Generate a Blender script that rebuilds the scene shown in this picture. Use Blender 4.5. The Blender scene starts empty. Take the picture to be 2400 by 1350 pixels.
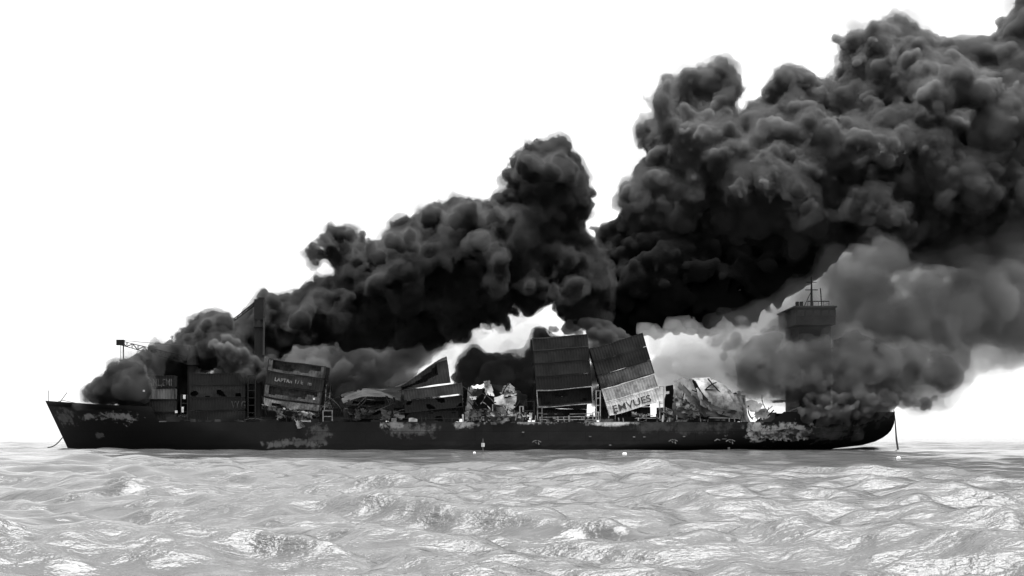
import bpy, bmesh, math, random
import numpy as np
from mathutils import Vector, Matrix

# ------------------------------------------------------------------ camera, sky, sun, exposure
sc = bpy.context.scene
COL = sc.collection
D = 400.0            # camera to the near side of the ship, metres
CH = 3.1             # camera height above the water
F = 4300.0           # focal length in photo pixels (2400 wide)
HY = 1022.0          # photo row of the horizon
cam_d = bpy.data.cameras.new('camera')
cam = bpy.data.objects.new('camera', cam_d); COL.objects.link(cam)
cam.location = (0, -D, CH); cam.rotation_euler = (math.radians(90), 0, 0)
cam_d.sensor_width = 36.0; cam_d.lens = F / 2400 * 36.0
cam_d.shift_y = (HY - 675) / 2400.0
cam_d.clip_start = 0.5; cam_d.clip_end = 60000
sc.camera = cam
SUN_EL, SUN_AZ = 83.0, 10.0     # azimuth the light comes from, clockwise from +Y (180 = behind the camera)
world = bpy.data.worlds.new('World'); sc.world = world; world.use_nodes = True
nt = world.node_tree; nt.nodes.clear()
o_ = nt.nodes.new('ShaderNodeOutputWorld'); bg = nt.nodes.new('ShaderNodeBackground')
sky = nt.nodes.new('ShaderNodeTexSky'); bw = nt.nodes.new('ShaderNodeRGBToBW')
sky.sky_type = 'NISHITA'; sky.sun_disc = False
sky.sun_elevation = math.radians(SUN_EL); sky.sun_rotation = math.radians(SUN_AZ)
sky.air_density = 1.0; sky.dust_density = 1.0; sky.ozone_density = 1.0
sky.altitude = 0
cloud = nt.nodes.new('ShaderNodeMix'); cloud.data_type = 'FLOAT'; cloud.inputs[0].default_value = 0.9   # even white overcast over the clear sky
cloud.inputs[3].default_value = 2.5
bg.inputs[1].default_value = 0.10
nt.links.new(sky.outputs[0], bw.inputs[0]); nt.links.new(bw.outputs[0], cloud.inputs[2]); nt.links.new(cloud.outputs[0], bg.inputs[0]); nt.links.new(bg.outputs[0], o_.inputs[0])
sun_d = bpy.data.lights.new('sun', 'SUN'); sun = bpy.data.objects.new('sun', sun_d); COL.objects.link(sun)
sun_d.energy = 5.0; sun_d.angle = math.radians(50.0); sun_d.color = (1, 1, 1)
az, el = math.radians(SUN_AZ), math.radians(SUN_EL)
sdir = Vector((math.sin(az) * math.cos(el), math.cos(az) * math.cos(el), math.sin(el)))
sun.rotation_euler = sdir.to_track_quat('Z', 'Y').to_euler(); sun.location = (0, 0, 200)
vs = sc.view_settings
vs.view_transform = 'Standard'; vs.look = 'None'; vs.gamma = 1.0; vs.use_curve_mapping = False
vs.exposure = 2.25
cy = sc.cycles
cy.use_denoising = True; cy.sample_clamp_direct = 4.0; cy.sample_clamp_indirect = 4.0
cy.max_bounces = 5; cy.diffuse_bounces = 2; cy.glossy_bounces = 2; cy.transmission_bounces = 2
cy.volume_bounces = 0; cy.transparent_max_bounces = 48
cy.caustics_reflective = False; cy.caustics_refractive = False

R = random.Random(7)
NR = np.random.RandomState(11)

def at(px, py, Y=0.0):
    """photo pixel -> world point on the plane at depth Y"""
    k = (Y + D) / F
    return Vector(((px - 1200) * k, Y, CH + (HY - py) * k))

# ------------------------------------------------------------------ object helpers
def link(name, me, mat=None, parent=None):
    o = bpy.data.objects.new(name, me); COL.objects.link(o)
    if mat is not None and me is not None and not me.materials: me.materials.append(mat)
    if parent is not None: o.parent = parent
    return o

def tag(o, label=None, cat=None, group=None, kind=None):
    if label: o['label'] = label
    if cat: o['category'] = cat
    if group: o['group'] = group
    if kind: o['kind'] = kind
    return o

def np_mesh(name, v, quads):
    me = bpy.data.meshes.new(name)
    v = np.asarray(v, np.float32); q = np.asarray(quads, np.int32)
    n = q.shape[1]
    me.vertices.add(len(v)); me.vertices.foreach_set('co', v.ravel())
    me.loops.add(q.size); me.loops.foreach_set('vertex_index', q.ravel())
    me.polygons.add(len(q))
    me.polygons.foreach_set('loop_start', np.arange(0, q.size, n, dtype=np.int32))
    me.update(calc_edges=True)
    return me

# ------------------------------------------------------------------ materials
def mat_new(name):
    m = bpy.data.materials.new(name); m.use_nodes = True
    m.node_tree.nodes.clear()
    return m, m.node_tree.nodes, m.node_tree.links

def volume_mat(name, density, albedo, aniso=0.0):
    m, N, L = mat_new(name)
    o = N.new('ShaderNodeOutputMaterial'); v = N.new('ShaderNodeVolumePrincipled')
    v.inputs['Color'].default_value = (albedo, albedo, albedo, 1)
    v.inputs['Density'].default_value = density
    v.inputs['Anisotropy'].default_value = aniso
    L.new(v.outputs[0], o.inputs['Volume'])
    return m

# ------------------------------------------------------------------ sea
def build_sea():
    rows = [16.0]
    while rows[-1] < 850: rows.append(rows[-1] * 1.004)
    while rows[-1] < 30000: rows.append(rows[-1] * 1.06)
    d = np.array(rows)
    nc = 640
    a = np.linspace(-1, 1, nc)
    half = d * 0.36 + 28
    X = half[:, None] * a[None, :]
    Yw = np.repeat(d[:, None], nc, 1) - D
    rs = np.random.RandomState(5)
    Z = np.zeros_like(X); DX = np.zeros_like(X); DY = np.zeros_like(X)
    gap = np.maximum(half * 2 / nc, np.gradient(d))[:, None]
    def comp(lam, amp, th):
        nonlocal Z, DX, DY
        k = 2 * np.pi / lam
        f = np.clip((lam / gap - 3.0) / 3.0, 0, 1)
        ph = k * (X * math.cos(th) + Yw * math.sin(th)) + rs.uniform(0, 6.28)
        s = np.sin(ph); c = np.cos(ph)
        Z += f * amp * s
        DX += f * amp * 0.45 * c * math.cos(th); DY += f * amp * 0.45 * c * math.sin(th)
    for i in range(130):
        lam = math.exp(rs.uniform(math.log(0.7), math.log(34)))
        amp = 0.0078 * lam ** 0.82 * rs.uniform(0.5, 1.3) * (0.9 if lam < 1.5 else 1.45 if lam < 6 else 1.2 if lam < 12 else 0.95)
        if lam > 18: amp *= 0.75
        th = math.radians(-115) + rs.normal(0, 0.62)
        comp(lam, amp, th)
    # calmer slick in the lee of the hull, wider towards the stern
    edge = np.interp(X, [-140, -80, 0, 80, 200], [-120, -150, -215, -290, -300]) + 14 * np.sin(X * 0.11) + 9 * np.sin(X * 0.31 + Yw * 0.05)
    calm = np.clip((Yw - edge) / 60 + 0.5, 0, 1); calm = calm * calm * (3 - 2 * calm)
    calm *= np.clip((X + 100) / 45, 0, 1) * np.clip((40 - Yw) / 40, 0, 1)
    lee = 1 - 0.6 * calm
    Z *= lee; DX *= lee; DY *= lee
    far = np.clip((d - 900) / 1500, 0, 1)[:, None]
    Z *= 1 - far
    v = np.stack([X + DX, Yw + DY, Z], -1).reshape(-1, 3)
    nr = len(d)
    i = np.arange(nr * nc).reshape(nr, nc)
    q = np.stack([i[:-1, :-1], i[:-1, 1:], i[1:, 1:], i[1:, :-1]], -1).reshape(-1, 4)
    me = np_mesh('sea', v, q)
    at_ = me.attributes.new('calm', 'FLOAT', 'POINT'); at_.data.foreach_set('value', calm.astype(np.float32).ravel())
    fo = me.attributes.new('foam', 'FLOAT', 'POINT'); crest = np.clip((Z - 3.0 * Z[:600].std()) * 5.0, 0, 1) * (gap < 2); fo.data.foreach_set('value', crest.astype(np.float32).ravel())
    me.polygons.foreach_set('use_smooth', np.ones(len(q), bool))
    m, N, L = mat_new('sea_water')
    o = N.new('ShaderNodeOutputMaterial'); p = N.new('ShaderNodeBsdfPrincipled')
    p.inputs['Roughness'].default_value = 0.08; p.inputs['IOR'].default_value = 1.33; p.inputs['Specular IOR Level'].default_value = 0.24
    tc = N.new('ShaderNodeTexCoord'); mp = N.new('ShaderNodeMapping'); mp.inputs['Scale'].default_value = (0.6, 1.0, 1)
    L.new(tc.outputs['Object'], mp.inputs[0])
    def nz(scale, det, rough):
        n = N.new('ShaderNodeTexNoise'); n.inputs['Scale'].default_value = scale; n.inputs['Detail'].default_value = det; n.inputs['Roughness'].default_value = rough
        L.new(mp.outputs[0], n.inputs[0]); return n.outputs[0]
    def mth(op, a, b, c=None):
        n = N.new('ShaderNodeMath'); n.operation = op
        for k, t in enumerate((a, b, c)):
            if t is None: continue
            if isinstance(t, (int, float)): n.inputs[k].default_value = t
            else: L.new(t, n.inputs[k])
        return n.outputs[0]
    hgt = mth('MULTIPLY_ADD', nz(2.8, 4, 0.6), 0.5, nz(0.8, 5, 0.55))
    ca = N.new('ShaderNodeAttribute'); ca.attribute_name = 'calm'
    b = N.new('ShaderNodeBump'); b.inputs['Distance'].default_value = 0.55
    # gusts ruffle the surface in patches, more of them towards the stern side
    sx = N.new('ShaderNodeSeparateXYZ'); L.new(tc.outputs['Object'], sx.inputs[0])
    gm = N.new('ShaderNodeMapping'); gm.inputs['Scale'].default_value = (0.045, 0.06, 1); L.new(tc.outputs['Object'], gm.inputs[0])
    gn = N.new('ShaderNodeTexNoise'); gn.inputs['Scale'].default_value = 1.0; gn.inputs['Detail'].default_value = 4; L.new(gm.outputs[0], gn.inputs[0])
    gust = mth('ADD', mth('MULTIPLY_ADD', gn.outputs[0], 2.6, -0.72), mth('MULTIPLY', sx.outputs[0], 0.006))
    gust = mth('MINIMUM', mth('MAXIMUM', gust, 0.18), 0.5)
    L.new(mth('MULTIPLY', gust, mth('MULTIPLY_ADD', ca.outputs['Fac'], -0.8, 1.0)), b.inputs['Strength']); L.new(hgt, b.inputs['Height'])
    L.new(b.outputs[0], p.inputs['Normal'])
    # whitecaps on the highest crests
    fa = N.new('ShaderNodeAttribute'); fa.attribute_name = 'foam'
    fm = mth('MULTIPLY', fa.outputs['Fac'], nz(3.0, 7, 0.75)); fm = mth('MULTIPLY', mth('GREATER_THAN', fm, 0.5), 0.7)
    col = N.new('ShaderNodeMix'); col.data_type = 'RGBA'; col.inputs[6].default_value = (0.040, 0.040, 0.040, 1); col.inputs[7].default_value = (0.2, 0.2, 0.2, 1)
    L.new(fm, col.inputs[0]); L.new(col.outputs[2], p.inputs['Base Color']); L.new(p.outputs[0], o.inputs[0])
    s = link('sea', me, m)
    tag(s, kind='structure')
    return s
build_sea()


# ------------------------------------------------------------------ solid materials (the photograph is black and white: every colour is a grey)
def grey_mat(name, dark, light=None, scale=0.6, bias=0.5, rough=0.75, stretch=(1, 1, 1), bump=0.15, metal=0.0, sharp=3.0):
    """two greys broken up by noise: soot over paint or bare burnt steel"""
    m, N, L = mat_new(name)
    o = N.new('ShaderNodeOutputMaterial'); p = N.new('ShaderNodeBsdfPrincipled')
    p.inputs['Roughness'].default_value = rough; p.inputs['Metallic'].default_value = metal
    p.inputs['Specular IOR Level'].default_value = 0.25
    light = dark * 1.8 if light is None else light
    dark *= 0.7; light *= 0.8
    tc = N.new('ShaderNodeTexCoord'); mp = N.new('ShaderNodeMapping'); mp.inputs['Scale'].default_value = stretch
    geo = N.new('ShaderNodeNewGeometry')
    n = N.new('ShaderNodeTexNoise'); n.inputs['Scale'].default_value = scale; n.inputs['Detail'].default_value = 7; n.inputs['Roughness'].default_value = 0.65
    mr = N.new('ShaderNodeMapRange'); mr.inputs[1].default_value = bias - 0.5 / sharp; mr.inputs[2].default_value = bias + 0.5 / sharp
    mx = N.new('ShaderNodeMix'); mx.data_type = 'RGBA'
    mx.inputs[6].default_value = (dark, dark, dark, 1); mx.inputs[7].default_value = (light, light, light, 1)
    L.new(geo.outputs['Position'], mp.inputs[0]); L.new(mp.outputs[0], n.inputs[0]); L.new(n.outputs[0], mr.inputs[0])
    L.new(mr.outputs[0], mx.inputs[0]); L.new(mx.outputs[2], p.inputs['Base Color'])
    if bump:
        b = N.new('ShaderNodeBump'); b.inputs['Strength'].default_value = bump; b.inputs['Distance'].default_value = 0.12
        n2 = N.new('ShaderNodeTexNoise'); n2.inputs['Scale'].default_value = 2.2; n2.inputs['Detail'].default_value = 5
        L.new(mp.outputs[0], n2.inputs[0]); L.new(n2.outputs[0], b.inputs['Height']); L.new(b.outputs[0], p.inputs['Normal'])
    L.new(p.outputs[0], o.inputs[0])
    return m

M = {
    'soot': grey_mat('soot_black_steel', 0.003, 0.009, 0.35),
    'char': grey_mat('charred_paint', 0.004, 0.026, 0.3, bias=0.56),
    'dkgrey': grey_mat('sooty_grey_paint', 0.005, 0.030, 0.22, bias=0.53),
    'midgrey': grey_mat('grey_paint', 0.02, 0.055, 0.35),
    'ltgrey': grey_mat('faded_grey_paint', 0.04, 0.14, 0.5, bias=0.47, stretch=(2.2, 1, 0.35)),
    'fade': grey_mat('half_burnt_paint', 0.01, 0.16, 0.16, bias=0.56, sharp=3.5, bump=0.3),
    'pale': grey_mat('burnt_pale_steel', 0.03, 0.24, 0.5, bias=0.47, sharp=4, bump=0.3),
    'ash': grey_mat('white_ash_steel', 0.08, 0.42, 0.6, bias=0.44, sharp=3.5, bump=0.3),
    'ashw': grey_mat('fire_whitened_steel', 0.25, 0.85, 0.5, bias=0.42, sharp=3.0, bump=0.3),
    'band': grey_mat('scorched_grey_strip', 0.03, 0.13, 0.5, bias=0.5, sharp=4),
    'mottle': grey_mat('mottled_burnt_steel', 0.004, 0.28, 0.75, bias=0.55, sharp=6, bump=0.3),
    'white': grey_mat('white_paint', 0.5, 0.8, 0.8),
    'mark': grey_mat('worn_white_marks', 0.02, 0.30, 2.0, bias=0.45, bump=0),
    'letter': grey_mat('worn_white_lettering', 0.015, 0.32, 0.7, bias=0.47, sharp=4, bump=0),
    'letter_dim': grey_mat('sooted_lettering', 0.005, 0.10, 0.9, bias=0.5, sharp=4, bump=0),
    'letter_dark': grey_mat('worn_dark_lettering', 0.012, 0.11, 0.8, bias=0.52, bump=0),
    'glass': grey_mat('smoked_window', 0.002, 0.004, 1, rough=0.15, bump=0),
}

# ------------------------------------------------------------------ mesh collector
class MB:
    def __init__(self): self.v = []; self.f = []
    def quadgrid(self, P):                      # P: rows x cols of points
        b = len(self.v); r, c = len(P), len(P[0])
        for row in P: self.v += [tuple(p) for p in row]
        for i in range(r - 1):
            for j in range(c - 1):
                self.f.append((b + i * c + j, b + i * c + j + 1, b + (i + 1) * c + j + 1, b + (i + 1) * c + j))
        return self
    def box(self, x0, x1, y0, y1, z0, z1, nx=1):
        b = len(self.v)
        for i in range(nx + 1):
            x = x0 + (x1 - x0) * i / nx
            self.v += [(x, y0, z0), (x, y1, z0), (x, y1, z1), (x, y0, z1)]
        for i in range(nx):
            a, d = b + 4 * i, b + 4 * (i + 1)
            for k in range(4): self.f.append((a + k, a + (k + 1) % 4, d + (k + 1) % 4, d + k))
        self.f.append((b + 3, b + 2, b + 1, b)); e = b + 4 * nx
        self.f.append((e, e + 1, e + 2, e + 3)); return self
    def bar(self, a, c, w, d=None, n=1):
        a, c = Vector(a), Vector(c); d = w if d is None else d
        t = (c - a).normalized(); u = t.cross(Vector((0, 1, 0)))
        u = Vector((1, 0, 0)) if u.length < 1e-4 else u.normalized()
        w2 = t.cross(u); b = len(self.v)
        for p in (a, c):
            for su, sw in ((-1, -1), (1, -1), (1, 1), (-1, 1)): self.v.append(tuple(p + u * su * w / 2 + w2 * sw * d / 2))
        for k in range(4): self.f.append((b + k, b + (k + 1) % 4, b + 4 + (k + 1) % 4, b + 4 + k))
        self.f += [(b + 3, b + 2, b + 1, b), (b + 4, b + 5, b + 6, b + 7)]; return self
    def tube(self, pts, rad, n=8):
        pts = [Vector(p) for p in pts]; b = len(self.v)
        for i, p in enumerate(pts):
            t = (pts[min(i + 1, len(pts) - 1)] - pts[max(i - 1, 0)]).normalized()
            u = t.cross(Vector((0, 1, 0)));
            u = Vector((1, 0, 0)) if u.length < 1e-3 else u.normalized()
            w = t.cross(u); r = rad[i] if isinstance(rad, (list, tuple)) else rad
            for k in range(n):
                an = 2 * math.pi * k / n; self.v.append(tuple(p + (u * math.cos(an) + w * math.sin(an)) * r))
        for i in range(len(pts) - 1):
            for k in range(n):
                a, c = b + i * n + k, b + i * n + (k + 1) % n
                self.f.append((a, c, c + n, a + n))
        self.f.append(tuple(b + k for k in range(n))[::-1]); e = b + (len(pts) - 1) * n
        self.f.append(tuple(e + k for k in range(n))); return self
    def build(self, name, mat, parent=None, smooth=False, fn=None):
        v = [fn(p) for p in self.v] if fn else self.v
        me = bpy.data.meshes.new(name); me.from_pydata(v, [], self.f); me.update()
        if smooth: me.polygons.foreach_set('use_smooth', [True] * len(me.polygons))
        return link(name, me, mat, parent)

def empty(name, loc=(0, 0, 0)):
    e = bpy.data.objects.new(name, None); COL.objects.link(e); e.location = loc; e.empty_display_size = 1
    return e

def snoise(seed):
    """cheap smooth 3D noise made of a few sines"""
    rs = random.Random(seed); W = [(rs.uniform(-1, 1), rs.uniform(-1, 1), rs.uniform(-1, 1), rs.uniform(0, 6.3)) for _ in range(6)]
    def f(x, y, z, s=1.0):
        return sum(math.sin((a * x + b * y + c * z) * s * 2.2 + p) for a, b, c, p in W) / 6
    return f

# ------------------------------------------------------------------ the ship
CY = 14.0; HB = 14.0            # centreline depth, half beam
XBOW, XSTERN = -105.4, 83.7
ship = empty('container_ship', (0, CY, 0))
tag(ship, 'burnt-out black container ship lying in the water under its own smoke', 'ship')
def part(mb, name, mat, parent=None, smooth=False, fn=None):
    """mesh built in world coordinates, parented to the ship (whose Empty sits at its base)"""
    par = parent or ship
    o = mb.build(name, mat, par, smooth, fn)
    o.matrix_parent_inverse = Matrix.Translation((0, -CY, 0)) if par is ship else Matrix.Identity(4)
    return o

def ztop(x):
    if x < -79.6: return 9.6 + (11.1 - 9.6) * ((-79.6 - x) / 25.8) ** 1.4
    if x < -79.0: return 9.6 - (x + 79.6) / 0.6 * 3.4
    if x < 56: return 6.2
    if x < 59: return 6.2 + (x - 56) / 3 * 2.2
    return 8.4
SZ = [-3, -0.5, 0, 0.35, 0.9, 2, 3.2, 4.5, 13]; SX = [56, 63.5, 68.3, 73.3, 77.8, 81.3, 83, 83.7, 84]
def hull_pt(x_s, v, side):
    """x_s: 0..1 along the hull, v: 0..1 keel to sheer"""
    xt = XBOW + (XSTERN - XBOW) * x_s
    z = -3 + (ztop(xt) + 3) * v
    xb = -100.1 - 0.473 * z; xs = float(np.interp(z, SZ, SX))
    x = xb + (xs - xb) * x_s
    e = max(x - xb, 0); Le = max(52 - 3.0 * max(z, 0), 20)
    be = min(1, e / Le); be = 1 - (1 - be) ** 2.2
    r = max(xs - x, 0); Lr = 55 - 3.2 * max(z, 0)
    tr = min(max(0.15 + z * 0.12, 0.1), 0.88)
    br = min(1, tr + (1 - tr) * (1 - (1 - min(1, r / Lr)) ** 2))
    hb = HB * min(be, br)
    return x, hb, z
hn = snoise(4)
def build_hull():
    ss = sorted(set([i / 210 for i in range(211)] + [(x - XBOW) / (XSTERN - XBOW) for x in (-79.6, -79.0, 56, 59)] + [0.002, 0.998]))
    nv = 15
    mb = MB()
    for side in (-1, 1):
        P = []
        for j in range(nv):
            row = []
            for s in ss:
                x, hb, z = hull_pt(s, j / (nv - 1), side)
                dent = 0.10 * hn(x * 0.35, 0, z * 0.6) + 0.06 * hn(x * 1.1, 3, z)
                row.append((x, CY + side * max(hb + dent * min(1, hb / 3), 0.02), z))
            P.append(row if side < 0 else row[::-1])
        mb.quadgrid(P)
    # transom
    n = nv; L_, R_ = [], []
    for j in range(nv):
        x, hb, z = hull_pt(1.0, j / (nv - 1), -1); L_.append((x, CY - hb, z)); R_.append((x, CY + hb, z))
    mb.quadgrid([L_, R_])
    return mb
def hull_mat():
    m, N, L = mat_new('hull_plating')
    o = N.new('ShaderNodeOutputMaterial'); p = N.new('ShaderNodeBsdfPrincipled'); p.inputs['Roughness'].default_value = 0.7
    p.inputs['Specular IOR Level'].default_value = 0.2
    g = N.new('ShaderNodeNewGeometry'); sp = N.new('ShaderNodeSeparateXYZ'); L.new(g.outputs['Position'], sp.inputs[0])
    def math_(op, a, b=None, c=None, clamp=False):
        n = N.new('ShaderNodeMath'); n.operation = op; n.use_clamp = clamp
        for i, t in enumerate((a, b, c)):
            if t is None: continue
            if isinstance(t, (int, float)): n.inputs[i].default_value = t
            else: L.new(t, n.inputs[i])
        return n.outputs[0]
    def noise(scale, det, st=(1, 1, 1), rough=0.6):
        mp = N.new('ShaderNodeMapping'); mp.inputs['Scale'].default_value = st; L.new(g.outputs['Position'], mp.inputs[0])
        n = N.new('ShaderNodeTexNoise'); n.inputs['Scale'].default_value = scale; n.inputs['Detail'].default_value = det; n.inputs['Roughness'].default_value = rough
        L.new(mp.outputs[0], n.inputs[0]); return n.outputs[0]
    X, Z = sp.outputs[0], sp.outputs[2]
    nA = noise(0.22, 8, rough=0.68); nB = noise(0.9, 7, (0.8, 1, 0.75), 0.7); nC = noise(0.08, 5, (1, 1, 3))
    # bow soot to mid grey paint
    mid = math_('MULTIPLY', math_('MULTIPLY_ADD', math_('ADD', X, math_('MULTIPLY', nA, 40)), 1 / 22, 0.3, clamp=True), 1.0)
    tone = math_('MULTIPLY_ADD', nC, 0.012, 0.0)
    tone = math_('MULTIPLY_ADD', math_('SUBTRACT', tone, 0.002), mid, 0.002)
    # black boot top
    zz = math_('ADD', Z, math_('MULTIPLY', math_('SUBTRACT', nA, 0.5), 2.4))
    boot = math_('MULTIPLY_ADD', math_('SUBTRACT', zz, 1.05), 3.0, 0.0, clamp=True)
    tone = math_('ADD', math_('MULTIPLY', tone, boot), 0.0015)
    # patches where the paint has burnt off: px, py, rx, ry, tone, breakup
    for (px, py, rx, ry, t, k) in [(965,1008,70,24,0.11,2.2),(915,994,26,14,0.30,3.2),(1092,993,32,14,0.40,2.6),(1440,992,75,9,0.85,1.6),(1400,984,22,12,0.85,1.6),(1240,986,150,9,0.45,3.4),
                                   (1835,1012,100,22,0.65,3.6),(1775,1005,24,32,0.85,3.0),(1960,1015,70,26,0.10,3),(680,1040,80,11,0.10,4),(750,1010,30,28,0.06,3),
                                   (148,975,34,26,0.10,3.4),(218,978,34,8,0.30,2.6),(285,978,50,13,0.30,4.4),(236,1022,14,7,0.10,4),(1600,1000,180,20,0.05,2.4)]:
        c = at(px, py, 1.0 if px > 400 else 8.0); rx /= 10.7; ry /= 10.7
        u = math_('MULTIPLY', math_('SUBTRACT', X, c.x), 1 / rx); w = math_('MULTIPLY', math_('SUBTRACT', Z, c.z), 1 / ry)
        dist = math_('SQRT', math_('ADD', math_('MULTIPLY', u, u), math_('MULTIPLY', w, w)))
        e = math_('SUBTRACT', math_('ADD', 0.85, math_('MULTIPLY', math_('SUBTRACT', nA, 0.5), k)), dist)
        e = math_('ADD', e, math_('MULTIPLY', math_('SUBTRACT', nB, 0.5), k))
        e = math_('MULTIPLY', e, 2.2, clamp=True)
        tone = math_('ADD', math_('MULTIPLY', tone, math_('SUBTRACT', 1, e)), math_('MULTIPLY', e, math_('MULTIPLY', math_('MULTIPLY_ADD', nB, 1.3, 0.05), t)))
    # plate seams, dark lines 8 m by 2 m
    br = N.new('ShaderNodeTexBrick'); cb = N.new('ShaderNodeCombineXYZ'); L.new(X, cb.inputs[0]); L.new(Z, cb.inputs[1]); L.new(cb.outputs[0], br.inputs[0])
    br.inputs['Scale'].default_value = 1.0; br.inputs['Brick Width'].default_value = 8.0; br.inputs['Row Height'].default_value = 2.05; br.inputs['Mortar Size'].default_value = 0.06
    br.inputs['Color1'].default_value = (1, 1, 1, 1); br.inputs['Color2'].default_value = (0.7, 0.7, 0.7, 1); br.inputs['Mortar'].default_value = (0.35, 0.35, 0.35, 1)
    tone = math_('MULTIPLY', tone, br.outputs['Color'])
    L.new(tone, p.inputs['Base Color'])
    b = N.new('ShaderNodeBump'); b.inputs['Strength'].default_value = 0.35; b.inputs['Distance'].default_value = 0.15
    L.new(nB, b.inputs['Height']); L.new(b.outputs[0], p.inputs['Normal']); L.new(p.outputs[0], o.inputs[0])
    return m
hull = part(build_hull(), 'hull', hull_mat(), smooth=True)

def deck_strip(x0, x1, dz, n=60):
    P = [[], []]
    for i in range(n + 1):
        s = (x0 + (x1 - x0) * i / n - XBOW) / (XSTERN - XBOW)
        x, hb, z = hull_pt(s, 1.0, 1)
        P[0].append((x, CY - hb + 0.05, z - dz)); P[1].append((x, CY + hb - 0.05, z - dz))
    return MB().quadgrid(P)
part(deck_strip(-105.2, -79.7, 1.1), 'forecastle_deck', M['soot'])
part(deck_strip(-78.9, 55.8, 0.12), 'main_deck', M['char'])
part(deck_strip(59.1, 83.6, 1.0), 'poop_deck', M['soot'])
part(MB().box(-79.5, -79.2, 2.0, 26.0, 6.0, 9.5), 'forecastle_bulkhead', M['soot'])
part(MB().box(57.6, 57.9, 1.5, 26.5, 6.0, 8.3), 'poop_bulkhead', M['soot'])

def gun(x): # near-side gunwale y at x
    s = (x - XBOW) / (XSTERN - XBOW); return CY - hull_pt(s, 1.0, 1)[1]
# what is left of the bulwark: warped plates standing along the gunwale
bn = snoise(33)
x = -77.0
while x < 55:
    w = R.uniform(0.8, 3.4)
    if R.random() < 0.55 and x + w < 55:
        P = [[], []]; lean = R.uniform(-0.3, 0.25); hh = R.uniform(0.25, 0.95)
        for i in range(7):
            xx = x + w * i / 6; y = gun(xx) + 0.04
            P[0].append((xx, y, 6.15)); P[1].append((xx + 0.1 * bn(xx, 1, 0), y + lean * hh + 0.15 * bn(xx * 2, 0, 2), 6.2 + hh * (0.75 + 0.45 * bn(xx * 2.5, 3, 0))))
        px = 1200 + x * 10.75
        part(MB().quadgrid(P), 'bulwark_plate', M[R.choice(('pale', 'mottle', 'char'))] if (1060 < px < 1750 or 880 < px < 960) else M[R.choice(('soot', 'char', 'dkgrey'))])
    x += w + R.uniform(0.1, 1.5)
# hatch coamings, one per hold
for x0, x1 in [(-76, -64), (-61.5, -49), (-44, -30.5), (-27, -13), (-10, 3), (5.5, 18.5), (20.5, 34), (36, 49.5)]:
    part(MB().box(x0, x1, 2.6, 25.4, 6.0, 7.35), 'hatch_coaming', M['char'])
# stanchions along the near gunwale, pale where the fire has stripped them
x = -70.0
while x < 55:
    px = 1200 + x * 10.75
    pale = 1080 < px < 1750
    hh = R.uniform(0.9, 1.9) if pale else R.uniform(0.5, 1.3)
    if R.random() < (0.75 if pale else 0.45):
        lean = R.uniform(-0.25, 0.25); y = gun(x) + 0.35
        w = R.choice((0.16, 0.2, 0.34)) if pale else 0.14
        part(MB().bar((x, y, 6.05), (x + lean, y + 0.1, 6.1 + hh), w, 0.18), 'stanchion', R.choice((M['pale'], M['ash'], M['mottle'])) if pale else M['char'])
    x += R.uniform(0.9, 1.9)
# handrails and lashing rods left between them
for (a, b, z0, z1, m) in [(1090,1155,7.3,7.4,'pale'),(1108,1160,7.9,7.8,'mottle'),(1160,1225,6.9,7.1,'mottle'),(1265,1330,7.2,7.3,'pale'),(1265,1388,6.7,6.7,'ash'),(1270,1320,7.9,7.9,'mottle'),(1335,1388,7.9,8.0,'pale'),
                          (1330,1388,7.3,7.4,'ash'),(1490,1545,7.0,7.0,'ash'),(1490,1530,7.7,7.6,'pale'),(1545,1640,6.8,6.9,'mottle'),(1600,1700,6.6,6.6,'mottle'),(1660,1740,7.1,7.0,'ash'),
                          (800,930,6.9,7.0,'char'),(430,570,6.5,6.5,'char'),(940,1080,7.0,6.9,'dkgrey'),(255,340,6.4,6.4,'char')]:
    p, q = at(a, 0, 0.5), at(b, 0, 0.5); y = 0.6 if a > 340 else 5.0
    part(MB().bar((p.x, y, z0), (q.x, y, z1), 0.15), 'handrail', M[m])
# bent hatch-side fittings: small boxes clustered on the coaming
for i in range(34):
    px = R.choice((R.uniform(1090, 1240), R.uniform(1265, 1390), R.uniform(1480, 1545), R.uniform(1560, 1745), R.uniform(240, 335)))
    yb = 1.4 if px > 400 else 6.0
    zb = R.uniform(6.4, 8.0) if px > 400 else R.uniform(6.6, 9.2)
    c = at(px, 0, yb); w, h = R.uniform(0.25, 0.9), R.uniform(0.2, 0.55)
    part(MB().box(c.x - w / 2, c.x + w / 2, yb - 0.2, yb + 0.6, zb - h / 2, zb + h / 2), 'deck_fitting', M[R.choice(('pale', 'mottle', 'mottle', 'ash', 'dkgrey'))])
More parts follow.
